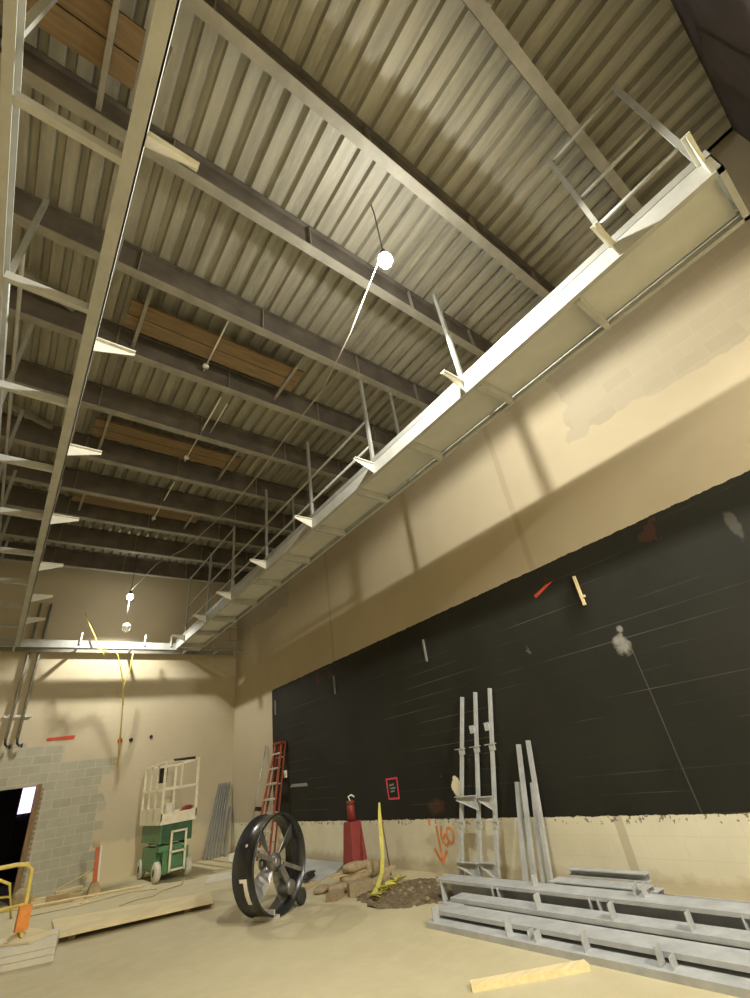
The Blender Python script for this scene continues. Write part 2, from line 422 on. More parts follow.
# ------------------------------------------------------------------ catwalks
ZC = 5.48
XI, XO, YE0, YE1 = 3.80, 4.56, -.70, 14.86
cw = thing('catwalk', (4.2, 7, ZC), 'grey steel catwalk with deck panels and guard rails along the black painted wall', 'catwalk')
bm_ = MB().channel((XI, YE0, ZC), (XI, YE1, ZC), .06, .20, .012, 1)
part('inner_beam', bm_, M_STEEL, cw)
part('toe_plate', MB().box(XI-.004, XI+.004, YE0, YE1, ZC+.205, ZC+.29), M_RAIL, cw)
part('outer_beam', MB().channel((XO, YE0, ZC), (XO, YE1, ZC), .05, .14, .01, -1), M_STEEL, cw)
part('end_beam', MB().channel((XI, YE0, ZC), (XO, YE0, ZC), .05, .20, .01, -1), M_STEEL, cw)
joists = [.72 + 1.376*i for i in range(11)]
for y in joists: part('joist', MB().box(XI+.06, XO-.05, y-.03, y+.03, ZC-.035, ZC+.09), M_STEEL, cw)
posts_r = [-.62, .21, 2.29, 4.28, 6.24, 8.26, 10.26, 12.05, 13.95]
def gusset(xr, y, sgn, root, z=ZC+.11, L=.36):
    pts = [(xr, y-.005, z-.09), (xr, y-.005, z+.08), (xr+sgn*L, y-.005, z+.08), (xr+sgn*L, y-.005, z+.045)]
    g = MB().prism(pts, (0, .010, 0)).box(min(xr, xr+sgn*L), max(xr, xr+sgn*L), y-.035, y+.035, z+.075, z+.088)
    part('bracket', g, M_BRIGHT, root, 'tapered pale bracket')
for y in posts_r:
    part('post', MB().box(XI+.0, XI+.05, y-.025, y+.025, ZC+.2, 7.55), M_RAIL, cw)
    gusset(XI, y, -1, cw)
def rail(root, x, y0, y1, z, r=.022): part('rail', MB().tube([(x, y0, z), (x, y1, z)], r), M_RAIL, root)
for y0, y1, zs in ((-.62, .21, (6.06, 6.6, 7.5)), (4.28, 13.95, (6.06, 6.6)), (10.26, 13.95, (7.5,))):
    for z in zs: rail(cw, XI+.025, y0, y1, z)
for y in (4.28, 8.26, 12.05):
    part('hanger', MB().box(XO-.05, XO-.01, y-.02, y+.02, ZC+.1, ZB), M_RAIL, cw)
# deck panels lying on the joists
ys = [YE0] + joists[:]
for i in range(len(ys)-1):
    y0, y1 = ys[i]+(.035 if i else .09), ys[i+1]-.035
    p = MB().box(XI+.065, XO-.055, y0-.03, y1+.03, ZC+.095, ZC+.125)
    one('deck_panel', p, M_PANEL, (4.2, y0, ZC+.095), f'flat grey floor panel on the decked catwalk, {nth(i, len(ys)-1)}', 'floor panel', 'catwalk floor panels')
# left catwalk, still without flooring
cl = thing('catwalk', (-.45, 7, ZC), 'open steel catwalk frame without flooring, upper left of the room', 'catwalk')
XLI, XLO = -.09, -.87
part('inner_beam', MB().box(XLI-.11, XLI, YE0, YE1, ZC, ZC+.012).box(XLI-.012, XLI, YE0, YE1, ZC, ZC+.2).box(XLI-.11, XLI, YE0, YE1, ZC+.19, ZC+.2), M_STEEL, cl)
part('outer_beam', MB().channel((XLO, YE0, ZC), (XLO, YE1, ZC), .06, .2, .012, 1), M_STEEL, cl)
for i in range(10):
    y = 1.91 + 1.408*i - 1.408*(0)
    if y < YE1: part('joist', MB().channel((XLO+.06, y, ZC+.01), (XLI-.11, y, ZC+.01), .05, .09, .01, -1), M_STEEL, cl)
part('joist', MB().channel((XLO+.06, .5, ZC+.01), (XLI-.11, .5, ZC+.01), .05, .09, .01, -1), M_STEEL, cl)
posts_l = [-.3, 1.75, 3.80, 5.72, 7.7, 9.65, 11.4, 13.0]
for y in posts_l:
    part('post', MB().box(XLI-.06, XLI-.015, y-.022, y+.022, ZC+.2, 7.55), M_RAIL, cl)
    gusset(XLI, y, 1, cl)
    part('post', MB().box(XLO-.05, XLO, y-.022, y+.022, ZC+.2, 7.55), M_RAIL, cl)
for z in (6.06, 6.6): rail(cl, XLI-.04, -.3, 13, z); rail(cl, XLO-.025, 3.8, 13, z)
# far cross walk
cf = thing('catwalk', (2, 15, ZC), 'steel catwalk frame running across the far wall, closing the ring', 'catwalk')
part('inner_beam', MB().channel((XLO, YE1+.01, ZC), (XO, YE1+.01, ZC), .06, .2, .012, -1), M_STEEL, cf)
part('outer_beam', MB().channel((-2.6, 15.5, ZC+.02), (5.9, 15.5, ZC+.02), .05, .14, .012, 1), M_FLANGE, cf)
for x in (-1.6, -.2, 1.2, 2.6, 4.2, 5.2): part('joist', MB().box(x-.025, x+.025, YE1+.02 if x < 4.6 else 15.0, 15.45, ZC+.02, ZC+.09), M_STEEL, cf)
for x in (1.25, 2.9, 3.65): gx = part('bracket', MB().box(x-.02, x+.02, YE1-.02, YE1, ZC+.1, ZC+.42), M_BRIGHT, cf, 'upright pale clip')
part('end_beam', MB().box(XO, 6.0, 14.92, 14.98, ZC+.02, ZC+.1), M_FLANGE, cf)
for x in (5.02, 5.55): part('post', MB().box(x-.02, x+.02, 14.93, 14.97, ZC+.1, 6.75), M_RAIL, cf)
for z in (5.85, 6.25, 6.72): part('rail', MB().tube([(4.62, 14.95, z), (5.9, 14.95, z)], .018), M_RAIL, cf)

# ------------------------------------------------------------------ lamps
def lamp(x, y, z, mat, label, power, size):
    t = thing('work_lamp', (x, y, z), label, 'lamp', 'hanging work lamps')
    part('bulb', MB().blob((x, y, z), .085, .085, .085, 1, 0, 0, 2), mat, t)
    part('socket', MB().lathe((x, y, z+.085), (0,0,1), [(.04, 0), (.045, .02), (.03, .12), (.012, .14)], 14), M_BLACK, t)
    ld = bpy.data.lights.new('lamp_flood', 'SPOT'); ld.energy = power; ld.color = (1, .965, .87); ld.shadow_soft_size = .07
    ld.spot_size = math.radians(size); ld.spot_blend = .4 if size < 150 else .16
    lo_ = bpy.data.objects.new('lamp_flood', ld); lo_.location = (0, 0, -.10); lo_.parent = t; COL.objects.link(lo_)
    part('cord', MB().tube([(x, y, z+.2), (x+.02, y, 7.9), (x, y, ZT-.002)], .008), M_BLACK, t)
lamp(2.49, 1.98, 6.80, M_BULB, 'glaring white work lamp hanging above the stage, nearest the camera', 1000, 176)
lamp(2.20, 14.16, 6.80, M_BULB2, 'glaring white work lamp hanging near the far wall', 800, 134)
lamp(2.60, -5.6, 6.80, M_BULB, 'unseen fill lamp added behind the camera, beyond the dark header', 3300, 160)  # added out of view as fill light, continuing the lamp row
pts = [(2.49, 2.0, 7.0), (2.47, 2.8, 6.35), (2.45, 3.51, 5.95+.02), (2.42, 4.28, 5.90), (2.40, 5.33, 5.80), (2.35, 6.4, 5.72), (2.3, 8.94, 6.05), (2.25, 11.37, 6.7), (2.2, 14.14, 7.0)]
one('light_cable', MB().tube(pts, .009, 6), M_FLANGE, (2.4, 6, 6), 'thin pale cable sagging between the two work lamps', 'cable')
# clear lamp guard dangling under the far lamp
lg = thing('lamp_guard', (2.24, 14.2, 5.9), 'unlit clear caged light hanging just below the far work lamp', 'lamp guard')
part('globe', MB().blob((2.24, 14.2, 5.90), .07, .07, .09, 4, 0, .1, 2), M_CLEAR, lg)
cg = MB()
for i in range(4):
    a = PI*i/4; cg.tube([(2.24+.11*math.cos(a)*math.sin(q), 14.2+.11*math.sin(a)*math.sin(q), 5.90+.13*math.cos(q)) for q in [2*PI*j/14 for j in range(15)]], .006, 5)
part('cage', cg, M_WHITE, lg)
part('hook', MB().tube([(2.24, 14.2, 6.03), (2.20, 14.2, 6.3), (2.2, 14.18, 6.72)], .006, 5), M_BLACK, lg)
# yellow cord thrown over the far cross walk
yc = MB().tube([(1.20, 14.75, 6.45), (1.32, 14.76, 6.19), (1.55, 14.78, 5.80), (1.72, 14.78, 5.45), (1.92, 14.79, 5.34), (2.1, 14.8, 5.40), (2.22, 14.8, 5.28), (2.40, 14.85, 4.8), (2.5, 14.9, 4.5), (2.62, 15.3, 4.1), (2.72, 15.55, 3.4), (2.78, 15.58, 2.5)], .016, 6)
yc.tube([(2.62, 14.83, 5.4), (2.60, 14.84, 4.9), (2.52, 14.88, 4.5), (2.52, 14.93, 4.2), (2.64, 15.25, 4.0)], .013, 6)
for i in range(5):
    a = i*1.3; yc.tube([(1.80, 14.78, 5.40), (1.80+.16*math.cos(a), 14.77, 5.38+.14*math.sin(a))], .012, 5)
one('yellow_cord', yc, M_YCORD, (2.2, 14.8, 5.3), 'yellow cord looped over the far catwalk beam and trailing down the wall', 'cord')

# ------------------------------------------------------------------ far wall fittings
for i, x in enumerate((.14, .38)):
    c = thing('wall_conduit', (x, 15.55, 3.35), f'grey wall conduit running down to a black loop, {"left" if i == 0 else "right"} of the pair', 'conduit', 'far wall conduits')
    part('pipe', MB().tube([(x, 15.55, 3.37), (x, 15.55, 6.9)], .035, 10), M_CONDUIT, c)
    lp = [(x, 15.55, 3.38), (x+.02, 15.54, 3.26), (x+.07, 15.53, 3.20), (x+.13, 15.53, 3.24), (x+.12, 15.54, 3.16)]
    part('flexible_end', MB().tube(lp, .028, 8), M_BLACK, c, 'black flexible end')
one('strut_clip', MB().box(-.02, .56, 15.585, 15.62, 3.87, 3.93), M_CONDUIT, (.25, 15.6, 3.9), 'short strut clipping the two wall conduits to the far wall', 'strut')
one('red_tape', MB().prism([(1.01, 15.612, 3.27), (1.63, 15.612, 3.27), (1.64, 15.612, 3.36), (1.01, 15.612, 3.335)], (0, .008, 0)), M_RED, (1.3, 15.615, 3.3), 'red strip stuck on the far wall above the grey blocks', 'strip')
for x, z, r, m, lab in ((3.03, 3.13, .05, M_BLACK, 'round black hole cover on the far wall, left of two'), (3.56, 3.17, .045, M_BLACK, 'round black hole cover on the far wall, right of two'), (2.75, 3.13, .065, M_RED, 'round red mark on the far wall beside the yellow cord')):
    one('wall_disc', MB().lathe((x, 15.60, z), (0,1,0), [(r, 0), (r, .02)], 18), m, (x, 15.6, z), lab, 'disc')

# ------------------------------------------------------------------ marks and fittings on the right wall
xw = XR-.003
t = thing('spray_marking', (xw, 6.6, .4), 'orange sprayed 160 and down arrow on the cream base of the right wall', 'spray marking')
part('arrow', MB().ribbon([(xw, 6.68, .60), (xw, 6.67, .40), (xw, 6.655, .15)], .042, .004).ribbon([(xw, 6.80, .30), (xw, 6.73, .20), (xw, 6.655, .13), (xw, 6.60, .21), (xw, 6.53, .28)], .045, .004), M_ORSPRAY, t)
part('digit', MB().ribbon([(xw, 6.56, .60), (xw, 6.60, .50), (xw, 6.58, .40), (xw, 6.50, .345), (xw, 6.44, .42), (xw, 6.50, .50), (xw, 6.56, .44)], .036, .004), M_ORSPRAY, t)
part('digit', MB().ribbon([(xw, 6.42+.075*math.cos(a)-.03, .49+.10*math.sin(a)) for a in [2*PI*i/12 for i in range(13)]], .036, .004), M_ORSPRAY, t)
part('dab', MB().ribbon([(xw, 6.84, .70), (xw, 6.83, .63)], .04, .004), M_ORSPRAY, t)
sq = MB().ribbon([(xw, 7.86, 1.33), (xw, 7.54, 1.335), (xw, 7.55, 1.02), (xw, 7.85, 1.02), (xw, 7.86, 1.33)], .03, .004)
t = thing('spray_square', (xw, 7.7, 1.2), 'pink sprayed box outline on the black wall', 'spray marking')
part('outline', sq, M_PINK, t)
part('scribble', MB().ribbon([(xw, 7.78, 1.23), (xw, 7.66, 1.24)], .03, .004).ribbon([(xw, 7.77, 1.18), (xw, 7.63, 1.185)], .025, .004).ribbon([(xw, 7.76, 1.13), (xw, 7.66, 1.14)], .025, .004), M_GREYMARK, t, 'grey scribble')
for y, z0, z1, lab in ((2.91, 3.08, 3.50, 'pale upright stick on the black wall, nearest the camera'), (6.17, 3.10, 3.50, 'pale upright stick on the black wall, second from the camera'), (9.38, 3.12, 3.52, 'pale upright stick on the black wall, third from the camera'), (12.52, 3.15, 3.53, 'pale upright stick at the left end of the black wall')):
    s_ = MB().box(XR-.03, XR, y-.018, y+.018, z0, z1)
    if y < 3: s_.box(XR-.03, XR, y-.05, y-.018, z0+.1, z0+.13)
    one('wall_stick', s_, M_WOOD if y < 3 else M_GREYMARK, (XR-.03, y, z0), lab, 'stick', 'sticks fixed on the black wall')
one('red_smear', MB().prism([(xw, 3.62, 3.47), (xw, 3.38, 3.55), (xw, 3.25, 3.56), (xw, 3.6, 3.42)], (.002, 0, 0)), M_RED, (xw, 3.5, 3.5), 'red paint smear near the top of the black wall', 'smear')
for y, z, lab in ((12.0, 1.62, 'small pale switch box on the black wall beside the red ladder'),):
    one('switch_box', MB().box(XR-.04, XR, y-.05, y+.05, z, z+.16).bevel(.008), M_WHITE, (XR-.04, y, z), lab, 'switch box')
one('plaster_smear', MB().prism([(xw, 11.8, 1.40), (xw, 10.9, 1.38), (xw, 10.95, 1.45), (xw, 11.7, 1.46)], (.002, 0, 0)), M_GREYMARK, (xw, 11.4, 1.4), 'thin grey smear on the black wall right of the ladder', 'smear')

# ------------------------------------------------------------------ drum fan
nx, ny = .41, -.91
fn, fu = V((nx, ny, 0)).normalized(), V((-ny, nx, 0)).normalized()
FC = V((3.63, 7.42, .59)); RF, DP = .575, .38
fan = thing('drum_fan', (FC.x - nx*.17, FC.y - ny*.17, 0), 'big black drum fan with a white figure 1, standing on the concrete floor', 'fan')
part('drum', MB().lathe(FC, -fn, [(RF, 0), (RF+.012, .005), (RF+.012, .02), (RF, .025), (RF, DP-.025), (RF+.012, DP-.02), (RF+.012, DP-.005), (RF, DP), (RF-.012, DP), (RF-.012, 0)], 64, True), M_BLACKM, fan)
def fpt(ang, r, dep): return FC + (-fu*math.cos(ang) + V((0,0,1))*math.sin(ang))*r - fn*dep
# white 1 on the tread (angle 0 points to the left of the fan)
one_ = MB()
def tread(a0, a1, d0, d1):
    k = 5
    for i in range(k):
        p, q = a0+(a1-a0)*i/k, a0+(a1-a0)*(i+1)/k
        one_.hexa([fpt(p, RF+.001, d0), fpt(q, RF+.001, d0), fpt(q, RF+.001, d1), fpt(p, RF+.001, d1)], [fpt(p, RF+.004, d0), fpt(q, RF+.004, d0), fpt(q, RF+.004, d1), fpt(p, RF+.004, d1)])
A0 = -.30
tread(A0-.36, A0+.18, .12, .185); tread(A0+.11, A0+.18, .185, .25)
part('numeral', one_, M_WHITE, fan, 'white figure 1')
part('hub', MB().lathe(FC-fn*.08, -fn, [(.03, -.03), (.06, -.02), (.06, 0), (.11, .01), (.11, .10), (.05, .11), (.03, .16)], 24), M_FANMETAL, fan)
for i in range(4):
    a = .95 + i*PI/2
    c, s_ = math.cos(a), math.sin(a); dr = -fu*c + V((0,0,1))*s_; tg = -fu*(-s_) + V((0,0,1))*c
    b = MB(); rows = []
    for r, wd, tw in ((.10, .12, .9), (.25, .20, .65), (.40, .24, .5), (.545, .24, .38)):
        ctr = FC - fn*.15 + dr*r; e = (tg*math.cos(tw) - fn*math.sin(tw))*wd/2; th = (tg*math.sin(tw) + fn*math.cos(tw))*.005
        rows.append([ctr-e-th, ctr+e-th, ctr+e+th, ctr-e+th])
    vs = [[b.b.verts.new(p) for p in q] for q in rows]
    for q, t_ in zip(vs, vs[1:]):
        for j in range(4): b.b.faces.new((q[j], q[(j+1)%4], t_[(j+1)%4], t_[j]))
    b.b.faces.new(vs[0][::-1]); b.b.faces.new(vs[-1])
    part('blade', b, M_FANMETAL, fan)
for a in (.35, .35+PI):                       # struts carrying the shaft and the motor
    for dd in (.04,):
        part('strut', MB().bar(fpt(a, .10, dd), fpt(a, RF-.01, dd), .05, .03, fn), M_FANMETAL, fan)
part('strut', MB().bar(fpt(-2.2, .08, .05), fpt(-2.2, RF-.01, .05), .09, .04, fn), M_FANMETAL, fan)
part('strut', MB().bar(fpt(-1.1, .08, .30), fpt(-1.1, RF-.01, .30), .06, .03, fn), M_FANMETAL, fan)
mc = fpt(-2.18, .40, .02)
part('motor', MB().lathe(mc, -fn, [(.05, -.03), (.085, -.02), (.09, 0), (.09, .17), (.07, .19)], 20), M_FANMETAL, fan)
part('bearing', MB().lathe(FC-fn*.30, -fn, [(.07, -.02), (.09, 0), (.09, .05), (.05, .06)], 20), M_FANMETAL, fan)
for sd in (1,):
    wc = FC + fu*.46 - fn*.02; wc.z = .105
    part('wheel', MB().lathe(wc, -fn, [(.03, -.03), (.085, -.03), (.10, -.015), (.10, .02), (.085, .035), (.03, .035)], 24), M_RUBBER, fan)
    wc = FC + fu*.46 - fn*.36; wc.z = .105
    part('wheel', MB().lathe(wc, -fn, [(.03, -.03), (.085, -.03), (.10, -.015), (.10, .02), (.085, .035), (.03, .035)], 24), M_RUBBER, fan)
    part('axle', MB().tube([FC + fu*.46 - fn*.0 - V((0,0,.51)), FC + fu*.46 - fn*.34 - V((0,0,.51))], .015), M_FANMETAL, fan)
ft = FC - fu*.12 - fn*.17; ft.z = .02
fm = MB().obox(ft, .36, .12, .04, math.atan2(ny, nx)).obox(ft + V((0,0,.05)) - fu*.04, .34, .03, .08, math.atan2(ny, nx))
part('foot', fm, M_ALU, fan)
part('rim_bolt', MB().lathe(fpt(.5, RF+.008, .18), fpt(.5, 1, 0)-FC, [(.02, 0), (.02, .012), (.01, .016)], 10), M_ALU, fan)

# ------------------------------------------------------------------ scissor lift
LX0, LX1, LY0, LY1 = 3.46, 4.18, 13.20, 14.95
sl = thing('scissor_lift', (3.8, 14, 0), 'green scissor lift with cream guard rails parked by the far wall', 'lift')
part('chassis', MB().box(LX0+.10, LX1-.06, LY0+.06, LY1-.06, .13, .58).box(LX0+.02, LX0+.12, LY0+.45, LY1-.45, .16, .60).box(LX0, LX0+.5, LY0+.02, LY0+.4, .55, .66).bevel(.02), M_GREEN, sl)
part('side_tray', MB().box(LX0-.02, LX0+.12, LY0+.3, LY1-.3, .22, .62).bevel(.03), M_GREEN, sl)
arms = MB()
for i in range(3):
    z0 = .66+i*.13
    for x in (LX0+.12, LX1-.12):
        arms.bar((x, LY0+.12, z0), (x, LY1-.12, z0+.10), .04, .085).bar((x+.05, LY0+.12, z0+.10), (x+.05, LY1-.12, z0), .04, .085)
part('scissor_arms', arms, M_DGREEN, sl)
part('side_skirt', MB().box(LX0-.01, LX0+.02, LY0+.02, LY1-.02, .70, 1.06), M_GREEN, sl)
part('end_plate', MB().box(LX0+.02, LX1-.02, LY0+.02, LY0+.05, .70, 1.06), M_DGREEN, sl)
part('platform', MB().box(LX0-.05, LX1+.05, LY0-.03, LY1+.2, 1.06, 1.13).box(LX0-.05, LX0-.02, LY0-.03, LY1+.2, 1.13, 1.40).box(LX1+.02, LX1+.05, LY0-.03, LY1+.2, 1.13, 1.28).box(LX0-.05, LX1+.05, LY0-.03, LY0, 1.13, 1.28), M_CREAM, sl)
for yy in (LY0, LY1+.17):
    for x in (LX0-.03, LX1+.03):
        part('rail_post', MB().box(x-.025, x+.025, yy-.025, yy+.025, 1.13, 2.36), M_CREAM, sl)
for z in (1.78, 2.34):
    for x in (LX0-.03, LX1+.03): part('rail', MB().bar((x, LY0, z), (x, LY1+.17, z), .04, .045), M_CREAM, sl)
    for yy in (LY0, LY1+.17): part('rail', MB().bar((LX0-.03, yy, z), (LX1+.03, yy, z), .04, .045), M_CREAM, sl)
for y in (LY0+.65, LY0+1.3):
    part('rail_post', MB().box(LX0-.05, LX0-.01, y-.02, y+.02, 1.13, 2.34), M_CREAM, sl)
part('rail_post', MB().box(3.80, 3.84, LY0-.02, LY0+.02, 1.78, 2.34), M_CREAM, sl)
part('grip', MB().tube([(3.60, LY0, 2.36), (4.12, LY0, 2.36)], .032), M_BLACK, sl, 'black padded top rail')
part('control_box', MB().box(LX0-.01, LX0+.16, LY0+.55, LY0+.80, 1.92, 2.24).bevel(.02), M_BLACK, sl, 'black control box')
lad = MB()
for x in (3.69, 4.01): lad.box(x-.022, x+.022, LY0-.06, LY0-.02, .16, .92)
part('ladder', lad.box(3.69, 4.01, LY0-.06, LY0-.02, .88, .92).box(3.69, 4.01, LY0-.06, LY0-.02, .50, .54).box(3.69, 4.01, LY0-.06, LY0-.02, .17, .21), M_CREAM, sl, 'cream boarding ladder')
for x, y in ((LX0, LY0+.16), (LX1-.05, LY0+.16), (LX0, LY1-.22), (LX1-.05, LY1-.22)):
    wl = part('wheel', MB().lathe((x-.05, y, .19), (1,0,0), [(.06, 0), (.165, 0), (.19, .02), (.19, .11), (.165, .13), (.06, .13)], 28), M_TYRE, sl, 'pale non-marking tyre')
    part('hub', MB().lathe((x-.06, y, .19), (1,0,0), [(.02, 0), (.075, .005), (.075, .02), (.02, .03)], 16), M_DGREEN, wl)
one('red_cloth', MB().blob((4.02, LY0+.12, 1.30), .15, .09, .07, 8, .3, .5, 3).blob((3.88, LY0+.10, 1.25), .08, .06, .05, 9, .3, .5, 2), M_REDC, (4.0, LY0+.1, 1.2), 'crumpled red cloth on the scissor lift platform', 'cloth')
bk = thing('bucket', (3.72, LY0+.5, 1.13), 'white bucket on the scissor lift platform behind the side rail', 'bucket')
part('tub', MB().lathe((3.72, LY0+.5, 1.131), (0,0,1), [(.11, 0), (.14, .33), (.15, .34), (.13, .34)], 20), M_WHITE, bk)
part('bail', MB().tube([(3.72+.145*math.cos(a), LY0+.5, 1.45+.12*math.sin(a)) for a in [PI*i/8 for i in range(9)]], .006, 5), M_ALU, bk)

# ------------------------------------------------------------------ corner: leaning studs, poles, ladder
for i in range(6):
    x = 5.16 + i*.088; xt = 5.64+i*.064; y0 = 15.22
    lab = 'left edge' if i == 0 else 'right edge' if i == 5 else f'{ORD[i]} from the left'
    one('metal_stud', MB().bar((x, y0, .01), (xt, YF-.035, 1.72+.02*(i%2)), .044, .036, (0,-1,0)), M_STUD, (x, y0, 0), f'grey metal stud leaning in the far corner, {lab} of its bundle', 'metal stud', 'metal studs leaning in the corner')
one('short_stud', MB().bar((5.66, 15.0, .01), (5.98, 15.5, 1.10), .07, .04, (0,-1,0)), M_STUD, (5.66, 15.0, 0), 'shorter grey stud leaning at the right of the corner bundle', 'metal stud')
one('scrap_block', MB().obox((5.62, 13.9, .07), .42, .3, .14, .3).bevel(.01), M_WHITE, (5.6, 13.9, 0), 'pale foam block on the floor in front of the corner studs', 'block')
lp = thing('leaning_pole', (5.58, 13.3, 0), 'thin dark pole with a black fitting leaning left of the red ladder', 'pole')
part('shaft', MB().tube([(5.52, 13.25, 0), (6.02, 13.12, 2.46)], .016), M_CONDUIT, lp)
part('fitting', MB().obox((5.78, 13.05, 1.02), .20, .06, .09, 0, 0, .2), M_BLACK, lp, 'black fitting')
one('thin_rod', MB().tube([(5.92, 13.02, 0), (6.03, 12.98, 2.40)], .010), M_CONDUIT, (5.9, 13, 0), 'thin upright rod between the leaning pole and the red ladder', 'rod')
# red stepladder, folded and leaning on the wall
sd = thing('stepladder', (5.75, 12.2, 0), 'folded orange-red stepladder leaning on the black wall behind the drum fan', 'ladder')
bL, bR, tL, tR = V((5.52, 12.86, 0)), V((5.56, 12.02, 0)), V((5.93, 12.32, 2.40)), V((5.93, 11.98, 2.40))
part('side_rail', MB().bar(bL, tL, .075, .03, (1,0,0)), M_LADDER, sd); part('side_rail', MB().bar(bR, tR, .075, .03, (1,0,0)), M_LADDER, sd)
for i in range(7):
    f = .10+i*.135; part('step', MB().bar(bL.lerp(tL, f), bR.lerp(tR, f), .03, .085, (1,0,.2)), M_ALU, sd, 'pale metal step')
o = V((.10, -.06, 0))
part('back_rail', MB().bar(bL+o+V((0,.0,0)), tL+o*.8, .06, .025, (1,0,0)), M_LADDER, sd); part('back_rail', MB().bar(bR+o, tR+o*.8, .06, .025, (1,0,0)), M_LADDER, sd)
for i in range(4):
    f = .15+i*.24; part('back_brace', MB().bar((bL+o).lerp(tL+o*.8, f), (bR+o).lerp(tR+o*.8, f), .02, .04, (1,0,.2)), M_ALU, sd)
part('top_cap', MB().obox((5.95, 12.13, 2.42), .16, .44, .05).bevel(.01), M_REDD, sd, 'dark top cap')

# ------------------------------------------------------------------ red tapered post, sacks, blocks, stake and tape
cx, cy = 5.58, 8.45
rp = thing('barrel_post', (cx, cy, 0), 'tall red tapered plastic base with a dark red neck against the cream wall strip', 'red post')
def taper(x, y, z0, z1, a, b): return ([(x-a, y-a, z0), (x+a, y-a, z0), (x+a, y+a, z0), (x-a, y+a, z0)], [(x-b, y-b, z1), (x+b, y-b, z1), (x+b, y+b, z1), (x-b, y+b, z1)])
part('base', MB().hexa(*taper(cx, cy, 0, .76, .17, .115)).bevel(.02), M_REDC, rp)
part('neck', MB().lathe((cx, cy, .76), (0,0,1), [(.075, 0), (.075, .24), (.06, .26), (.075, .27), (.075, .31), (.03, .33)], 18), M_REDD, rp, 'dark red neck')
part('tie', MB().tube([(cx-.04, cy-.06, 1.08), (cx-.07, cy-.05, 1.15), (cx+.0, cy-.05, 1.17), (cx+.06, cy-.06, 1.13)], .014, 6), M_WHITE, rp, 'white tie on top')
sk = [((4.98, 7.60, .255), .23, .14, .06, .25, 'topmost of the sack pile below the red post'), ((5.05, 7.62, .13), .30, .17, .065, .2, 'middle layer of the sack pile below the red post'), ((4.72, 7.60, .06), .22, .15, .065, -.5, 'bottom layer of the sack pile, left side'), ((5.48, 7.90, .12), .22, .16, .12, .1, 'behind the caution tape, right of the pile'), ((4.60, 7.98, .04), .18, .12, .045, .6, 'flattened at the left end of the pile')]
for i, (c, a, b, h, r, lab) in enumerate(sk):
    one('cement_sack', MB().blob(c, a, b, h, 20+i, r, .10, 3), M_SACK, c, f'dusty tan sack, {lab}', 'sack', 'dusty sacks by the red post')
cb = MB().obox((4.76, 7.14, .08), .36, .17, .16, -.35)
one('concrete_block', cb.bevel(.012), M_BLOCK, (4.7, 7.12, 0), 'brown concrete block at the near foot of the sack pile', 'block')
one('concrete_block', MB().obox((4.44, 7.34, .045), .26, .17, .09, .5).bevel(.012), M_BLOCK, (4.46, 7.38, 0), 'low dusty block at the left foot of the sack pile', 'block')
one('scrap_board', MB().bar((4.62, 7.72, .185), (5.12, 7.50, .195), .12, .018), M_LUMB, (4.6, 7.7, .27), 'short tan board lying on the sack pile', 'board')
one('scrap_board', MB().bar((4.98, 7.10, .05), (5.62, 7.42, .14), .10, .03), M_LUMB, (5, 7.1, 0), 'long scrap board between the sack pile and the dirt', 'board')
st = thing('marker_stake', (5.70, 7.6, 0), 'thin rust-brown stake standing in the dirt against the wall', 'stake')
part('shaft', MB().tube([(5.70, 7.60, 0), (5.50, 7.44, 1.02)], .012, 6), M_WOODB, st)
tp = MB()
path = [(5.48, 7.40, 1.03), (5.44, 7.38, .85), (5.41, 7.36, .58), (5.35, 7.30, .33), (5.17, 7.12, .17), (4.90, 6.88, .09), (4.66, 6.68, .05)]
wd = [.03, .055, .065, .06, .06, .07, .08]
for (p, a), (q, b) in zip(zip(path, wd), zip(path[1:], wd[1:])):
    e = V((.75, -.65, 0)); p, q = V(p), V(q); n_ = V((.6, .6, .5))*.004
    tp.hexa([p-e*a/2, p+e*a/2, q+e*b/2, q-e*b/2], [p-e*a/2+n_, p+e*a/2+n_, q+e*b/2+n_, q-e*b/2+n_])
rr = random.Random(3)
for i in range(16):
    f = i/15; c = V((4.62+.92*f, 6.62+.46*f+rr.uniform(-.06, .06), .055))
    a = rr.uniform(0, PI); e = V((math.cos(a), math.sin(a), 0))*.10; g_ = V((-math.sin(a), math.cos(a), rr.uniform(.2, .9)))*.045
    tp.hexa([c-e-g_*.3, c+e-g_*.3, c+e*.8+g_, c-e*.8+g_], [c-e-g_*.3+V((0,0,.005)), c+e-g_*.3+V((0,0,.005)), c+e*.8+g_+V((0,0,.005)), c-e*.8+g_+V((0,0,.005))])
one('caution_tape', tp, M_YTAPE, (5.2, 7.2, 0), 'yellow caution tape hanging from the stake and bunched on the dirt', 'tape')
# dirt patch: low mound
dm = MB(); n1, n2 = 26, 26; rr = random.Random(5); grid = []
for i in range(n1+1):
    row = []
    for j in range(n2+1):
        u, v_ = i/n1*2-1, j/n2*2-1
        x = 5.17+u*.76; y = 6.27+v_*.9 - u*.25
        rad = math.sqrt(u*u+v_*v_) + .08*math.sin(5*math.atan2(v_, u)) + .05*math.sin(11*math.atan2(v_, u))
        h = max(-.02, .04*(1-rad**3)) + (rr.uniform(-.014, .02) if rad < .95 else 0)
        row.append(dm.b.verts.new((min(x, 6.04), y, h - (.004 if rad > 1 else 0))))
    grid.append(row)
for i in range(n1):
    for j in range(n2): dm.b.faces.new((grid[i][j], grid[i+1][j], grid[i+1][j+1], grid[i][j+1]))
one('dirt', dm, M_DIRT, (5.1, 6.3, 0), 'low mound of brown dirt and rubble at the foot of the wall', 'dirt', None, 'stuff')
